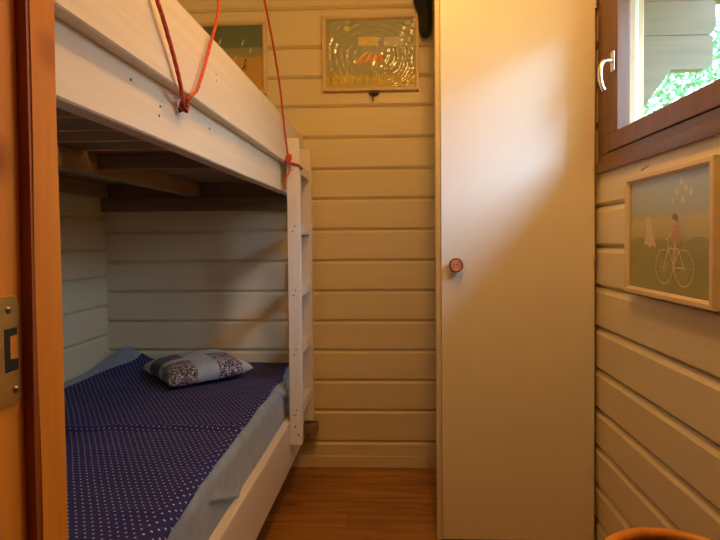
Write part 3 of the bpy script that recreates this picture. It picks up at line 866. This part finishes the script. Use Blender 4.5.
picture('teal and orange picture in pale frame, half hidden behind the bunk guard board', PB(-1.032, 1.7185), .4375, .330, .021, M_frame, m2, art2, loc=(-.81, YB, 1.7185))
# right wall picture: cyclist in a meadow.  u runs towards the back wall, so mirror it to read from inside the room
m3 = [band_mat('blue sky over green meadow print', .915, 1.203, [(0, (0.230, 0.265, 0.081)), (.25, (0.298, 0.321, 0.092)), (.43, (0.344, 0.367, 0.115)), (.48, (0.551, 0.528, 0.207)), (.62, (0.643, 0.597, 0.252)), (.68, (0.459, 0.528, 0.436)), (.8, (0.459, 0.574, 0.597)), (1, (0.505, 0.620, 0.689))]),
      flatmat('pale pink print', (0.800, 0.689, 0.459)), flatmat('cream line print', (0.800, 0.800, 0.505)), flatmat('red jersey print', (0.648, 0.351, 0.243)), flatmat('dark hair print', (0.275, 0.207, 0.115)), flatmat('hill print', (0.367, 0.367, 0.126))]
PR3 = lambda u, v, d: (XR-d, 1.602-u, .896+v)
def art3(bm, P, d):
    poly(bm, P, [(.02, .12)]+[(.02+.4*t/12, .135+.022*math.sin(t*.75)) for t in range(13)]+[(.42, .02), (.02, .02)], d, 5)
    for u, v in ((.275, .262), (.315, .268), (.295, .285), (.338, .258), (.255, .245), (.302, .243)): disc(bm, P, u, v, .0085, d+.0002, 2, 10)
    # pale dancing dog-like shape on the left
    poly(bm, P, [(.10, .135), (.118, .165), (.112, .200), (.128, .215), (.142, .200), (.150, .172), (.162, .150), (.172, .128), (.150, .135), (.135, .128), (.118, .138)], d+.0002, 1)
    # bicycle
    for u in (.213, .308): stroke(bm, P, arc(u, .082, .043), .0028, d+.0004, 2)
    for u in (.213, .308):
        for a in range(0, 180, 30):
            c_, s_ = math.cos(math.radians(a))*.042, math.sin(math.radians(a))*.042; stroke(bm, P, [(u-c_, .082-s_), (u+c_, .082+s_)], .0009, d+.0003, 2)
    stroke(bm, P, [(.213, .082), (.235, .128), (.285, .126), (.262, .082), (.308, .082), (.285, .126)], .004, d+.0004, 2)
    stroke(bm, P, [(.235, .128), (.262, .082)], .004, d+.0004, 2); stroke(bm, P, [(.235, .128), (.232, .150), (.218, .152)], .003, d+.0004, 2)
    # rider
    poly(bm, P, [(.262, .138), (.290, .140), (.283, .180), (.258, .185), (.248, .165)], d+.0006, 3)
    stroke(bm, P, [(.258, .175), (.236, .155)], .008, d+.0007, 1); stroke(bm, P, [(.270, .140), (.262, .105), (.264, .070)], .010, d+.0007, 1)
    disc(bm, P, .266, .196, .012, d+.0007, 1); poly(bm, P, [(.255, .199), (.280, .192), (.284, .205), (.268, .213), (.256, .209)], d+.0009, 4)
picture('cream framed picture of a cyclist in a meadow under the window', PR3, .444, .325, .027, M_frameR, m3, art3, loc=(XR, 1.38, .896), bw=.018)
bm = bmesh.new(); tube(bm, [(XR+.004, 1.512, 1.248), (XR-.022, 1.500, 1.232)], .0016, 8); lathe(bm, [(0, .0012), (.003, .0005), (.003, -.0005), (0, -.001)], (XR-.022, 1.500, 1.232), (-1, -.45, -.6), 10)
tag(obj('nail', bm, M_screw, origin=(XR, 1.512, 1.248)), 'bent nail in the wall just above the cyclist picture', 'nail')
# small hook under the film wrapped picture
bm = bmesh.new()
hx, hz0 = -.112, 1.722
box(bm, hx-.020, hx+.026, YB-.020, YB+.001, hz0-.012, hz0-.002, .002)
tube(bm, [(hx, YB-.012, hz0-.010), (hx, YB-.020, hz0-.020), (hx, YB-.022, hz0-.048)], .0030, 8)
tube(bm, [(hx-.015, YB-.012, hz0-.010), (hx-.013, YB-.020, hz0-.024), (hx+.013, YB-.020, hz0-.024), (hx+.015, YB-.012, hz0-.010)], .0022, 8)
hk2 = obj('wall_hook', bm, M_rust, origin=(hx, YB, hz0)); tag(hk2, 'small dark metal hook on the wall under the film wrapped picture', 'hook')

# ------------------------------------------------------------------ dark cloth bag hanging beside the cupboard
bm = bmesh.new(); n = 28
rings = []
prof = [(1.946, .004, .004), (1.950, .014, .010), (1.962, .022, .016), (1.99, .026, .018), (2.03, .028, .020), (2.06, .031, .022), (2.09, .036, .024), (2.13, .040, .026), (2.18, .038, .024), (2.215, .026, .018), (2.232, .010, .008)]
for z, rx, ry in prof:
    cx = .124-.010*sm(2.04, 2.12, z)
    rings.append([bm.verts.new((cx+rx*math.cos(a)*(1+.10*math.sin(5*a+z*14)), YB-.036+ry*math.sin(a)*(1+.10*math.sin(5*a+z*14)), z)) for a in [2*math.pi*k/n for k in range(n)]])
for A, B in zip(rings, rings[1:]):
    for k in range(n): bm.faces.new((A[k], A[(k+1) % n], B[(k+1) % n], B[k]))
bm.faces.new(rings[0][::-1]); bm.faces.new(rings[-1])
bg = obj('cloth_bag', bm, M_bagc, origin=(.12, YB-.036, 2.2), smooth=True)
tag(bg, 'dark green cloth bag hanging on the wall between picture and wardrobe', 'bag')
bm = bmesh.new(); tube(bm, catmull([(.114, YB-.036, 2.222), (.096, YB-.050, 2.16), (.090, YB-.058, 2.09), (.099, YB-.060, 2.055), (.108, YB-.050, 2.045)]), .005, 8)
tube(bm, catmull([(.114, YB-.036, 2.225), (.116, YB-.016, 2.25), (.116, YB+.003, 2.255)]), .004, 8)
obj('strap', bm, M_bagc, None, True).parent = bg
s_ = bpy.data.objects['strap']; s_.matrix_parent_inverse = Matrix.Translation(-bg.location)

# ------------------------------------------------------------------ rattan basket by the right wall
bc = Vector((.505, .97)); BR, BZ = .137, .447
bk = empty('rattan_basket', (bc.x, bc.y, 0)); tag(bk, 'round orange rattan basket standing by the right wall', 'basket')
bm = bmesh.new(); nk = 120; nz_ = 44; rings = []
for j in range(nz_+1):
    z = .006+(BZ-.006)*j/nz_; r0 = BR*(.80+.20*(j/nz_))
    rings.append([bm.verts.new((bc.x+(r0+.003*math.sin(k*math.pi/4+(j % 2)*math.pi))*math.cos(2*math.pi*k/nk), bc.y+(r0+.003*math.sin(k*math.pi/4+(j % 2)*math.pi))*math.sin(2*math.pi*k/nk), z)) for k in range(nk)])
for A, B in zip(rings, rings[1:]):
    for k in range(nk): bm.faces.new((A[k], A[(k+1) % nk], B[(k+1) % nk], B[k]))
bm.faces.new(rings[0][::-1])
bo = obj('woven_body', bm, M_rattan2, bk)
md = bo.modifiers.new('t', 'SOLIDIFY'); md.thickness = .004; md.offset = -1
bm = bmesh.new(); tube(bm, [(bc.x+BR*math.cos(a), bc.y+BR*math.sin(a), BZ+.006) for a in [i*math.pi/36 for i in range(72)]], .0115, 14, closed=True)
tube(bm, [(bc.x+BR*math.cos(a), bc.y+BR*math.sin(a), BZ+.0065) for a in [math.radians(94+i*1.5) for i in range(7)]], .0122, 14)
obj('rim', bm, M_rattan, bk, True)

# ------------------------------------------------------------------ light
LAMP_W, WORLD_S, SUN_S, EXPO = 21.5, 13.0, 10.0, 0.0
L = bpy.data.lights.new('ceiling_lamp_light', 'POINT'); L.energy = LAMP_W; L.color = (1, .475, .11); L.shadow_soft_size = .05
lo = bpy.data.objects.new('ceiling_lamp_light', L); COL.objects.link(lo); lo.location = (.13, 1.02, 2.22)
P_ = bpy.data.lights.new('window_portal', 'AREA'); P_.shape = 'RECTANGLE'; P_.size = .75; P_.size_y = .98
P_.cycles.is_portal = True
po = bpy.data.objects.new('window_portal', P_); COL.objects.link(po); po.location = (XR+.15, (WY0+WY1)/2, (WZ0+WZ1)/2); po.rotation_euler = (0, math.radians(90), 0)
if SUN_S:
    S = bpy.data.lights.new('hazy_sun', 'SUN'); S.energy = SUN_S; S.color = (.42, .70, 1); S.angle = math.radians(40)
    so = bpy.data.objects.new('hazy_sun', S); COL.objects.link(so)
    so.rotation_euler = Vector((-.53, .78, -.64)).to_track_quat('-Z', 'Y').to_euler()
W = bpy.data.worlds.new('overcast_sky'); SC.world = W; W.use_nodes = True; nt = W.node_tree
bgd = nt.nodes['Background']; bgd.inputs[1].default_value = WORLD_S
tc = N(nt, 'ShaderNodeTexCoord'); sx = N(nt, 'ShaderNodeSeparateXYZ'); nt.links.new(tc.outputs['Generated'], sx.inputs[0])
nt.links.new(ramp(nt, sx.outputs[2], [(0, (.12, .15, .15)), (.18, (.24, .29, .31)), (.34, (.58, .79, 1.0)), (.6, (.62, .82, 1.0)), (1, (.5, .72, 1.0))]), bgd.inputs[0])

# ------------------------------------------------------------------ camera
f = 545.0; yaw = math.atan(22/f); pit = math.atan(14/f); roll = -.008
F = Vector((-math.sin(yaw)*math.cos(pit), math.cos(yaw)*math.cos(pit), -math.sin(pit)))
R = Vector((math.cos(yaw), math.sin(yaw), 0)); U = R.cross(F)
R2 = R*math.cos(roll)+U*math.sin(roll); U2 = U*math.cos(roll)-R*math.sin(roll)
cd = bpy.data.cameras.new('camera'); cam = bpy.data.objects.new('camera', cd); COL.objects.link(cam)
cam.matrix_world = Matrix(((R2.x, U2.x, -F.x, 0), (R2.y, U2.y, -F.y, 0), (R2.z, U2.z, -F.z, 1.05), (0, 0, 0, 1)))
cd.sensor_width = 36; cd.lens = 36*f/720; cd.shift_x = -17/720; cd.shift_y = -16/720; cd.clip_start = .02
SC.camera = cam
vs = SC.view_settings; SC.display_settings.display_device = 'sRGB'
vs.view_transform = 'Standard'; vs.look = 'None'; vs.gamma = 1; vs.exposure = EXPO; vs.use_curve_mapping = False
SC.cycles.use_denoising = True; SC.cycles.max_bounces = 12; SC.cycles.diffuse_bounces = 6; SC.cycles.transparent_max_bounces = 12
SC.cycles.sample_clamp_indirect = 6
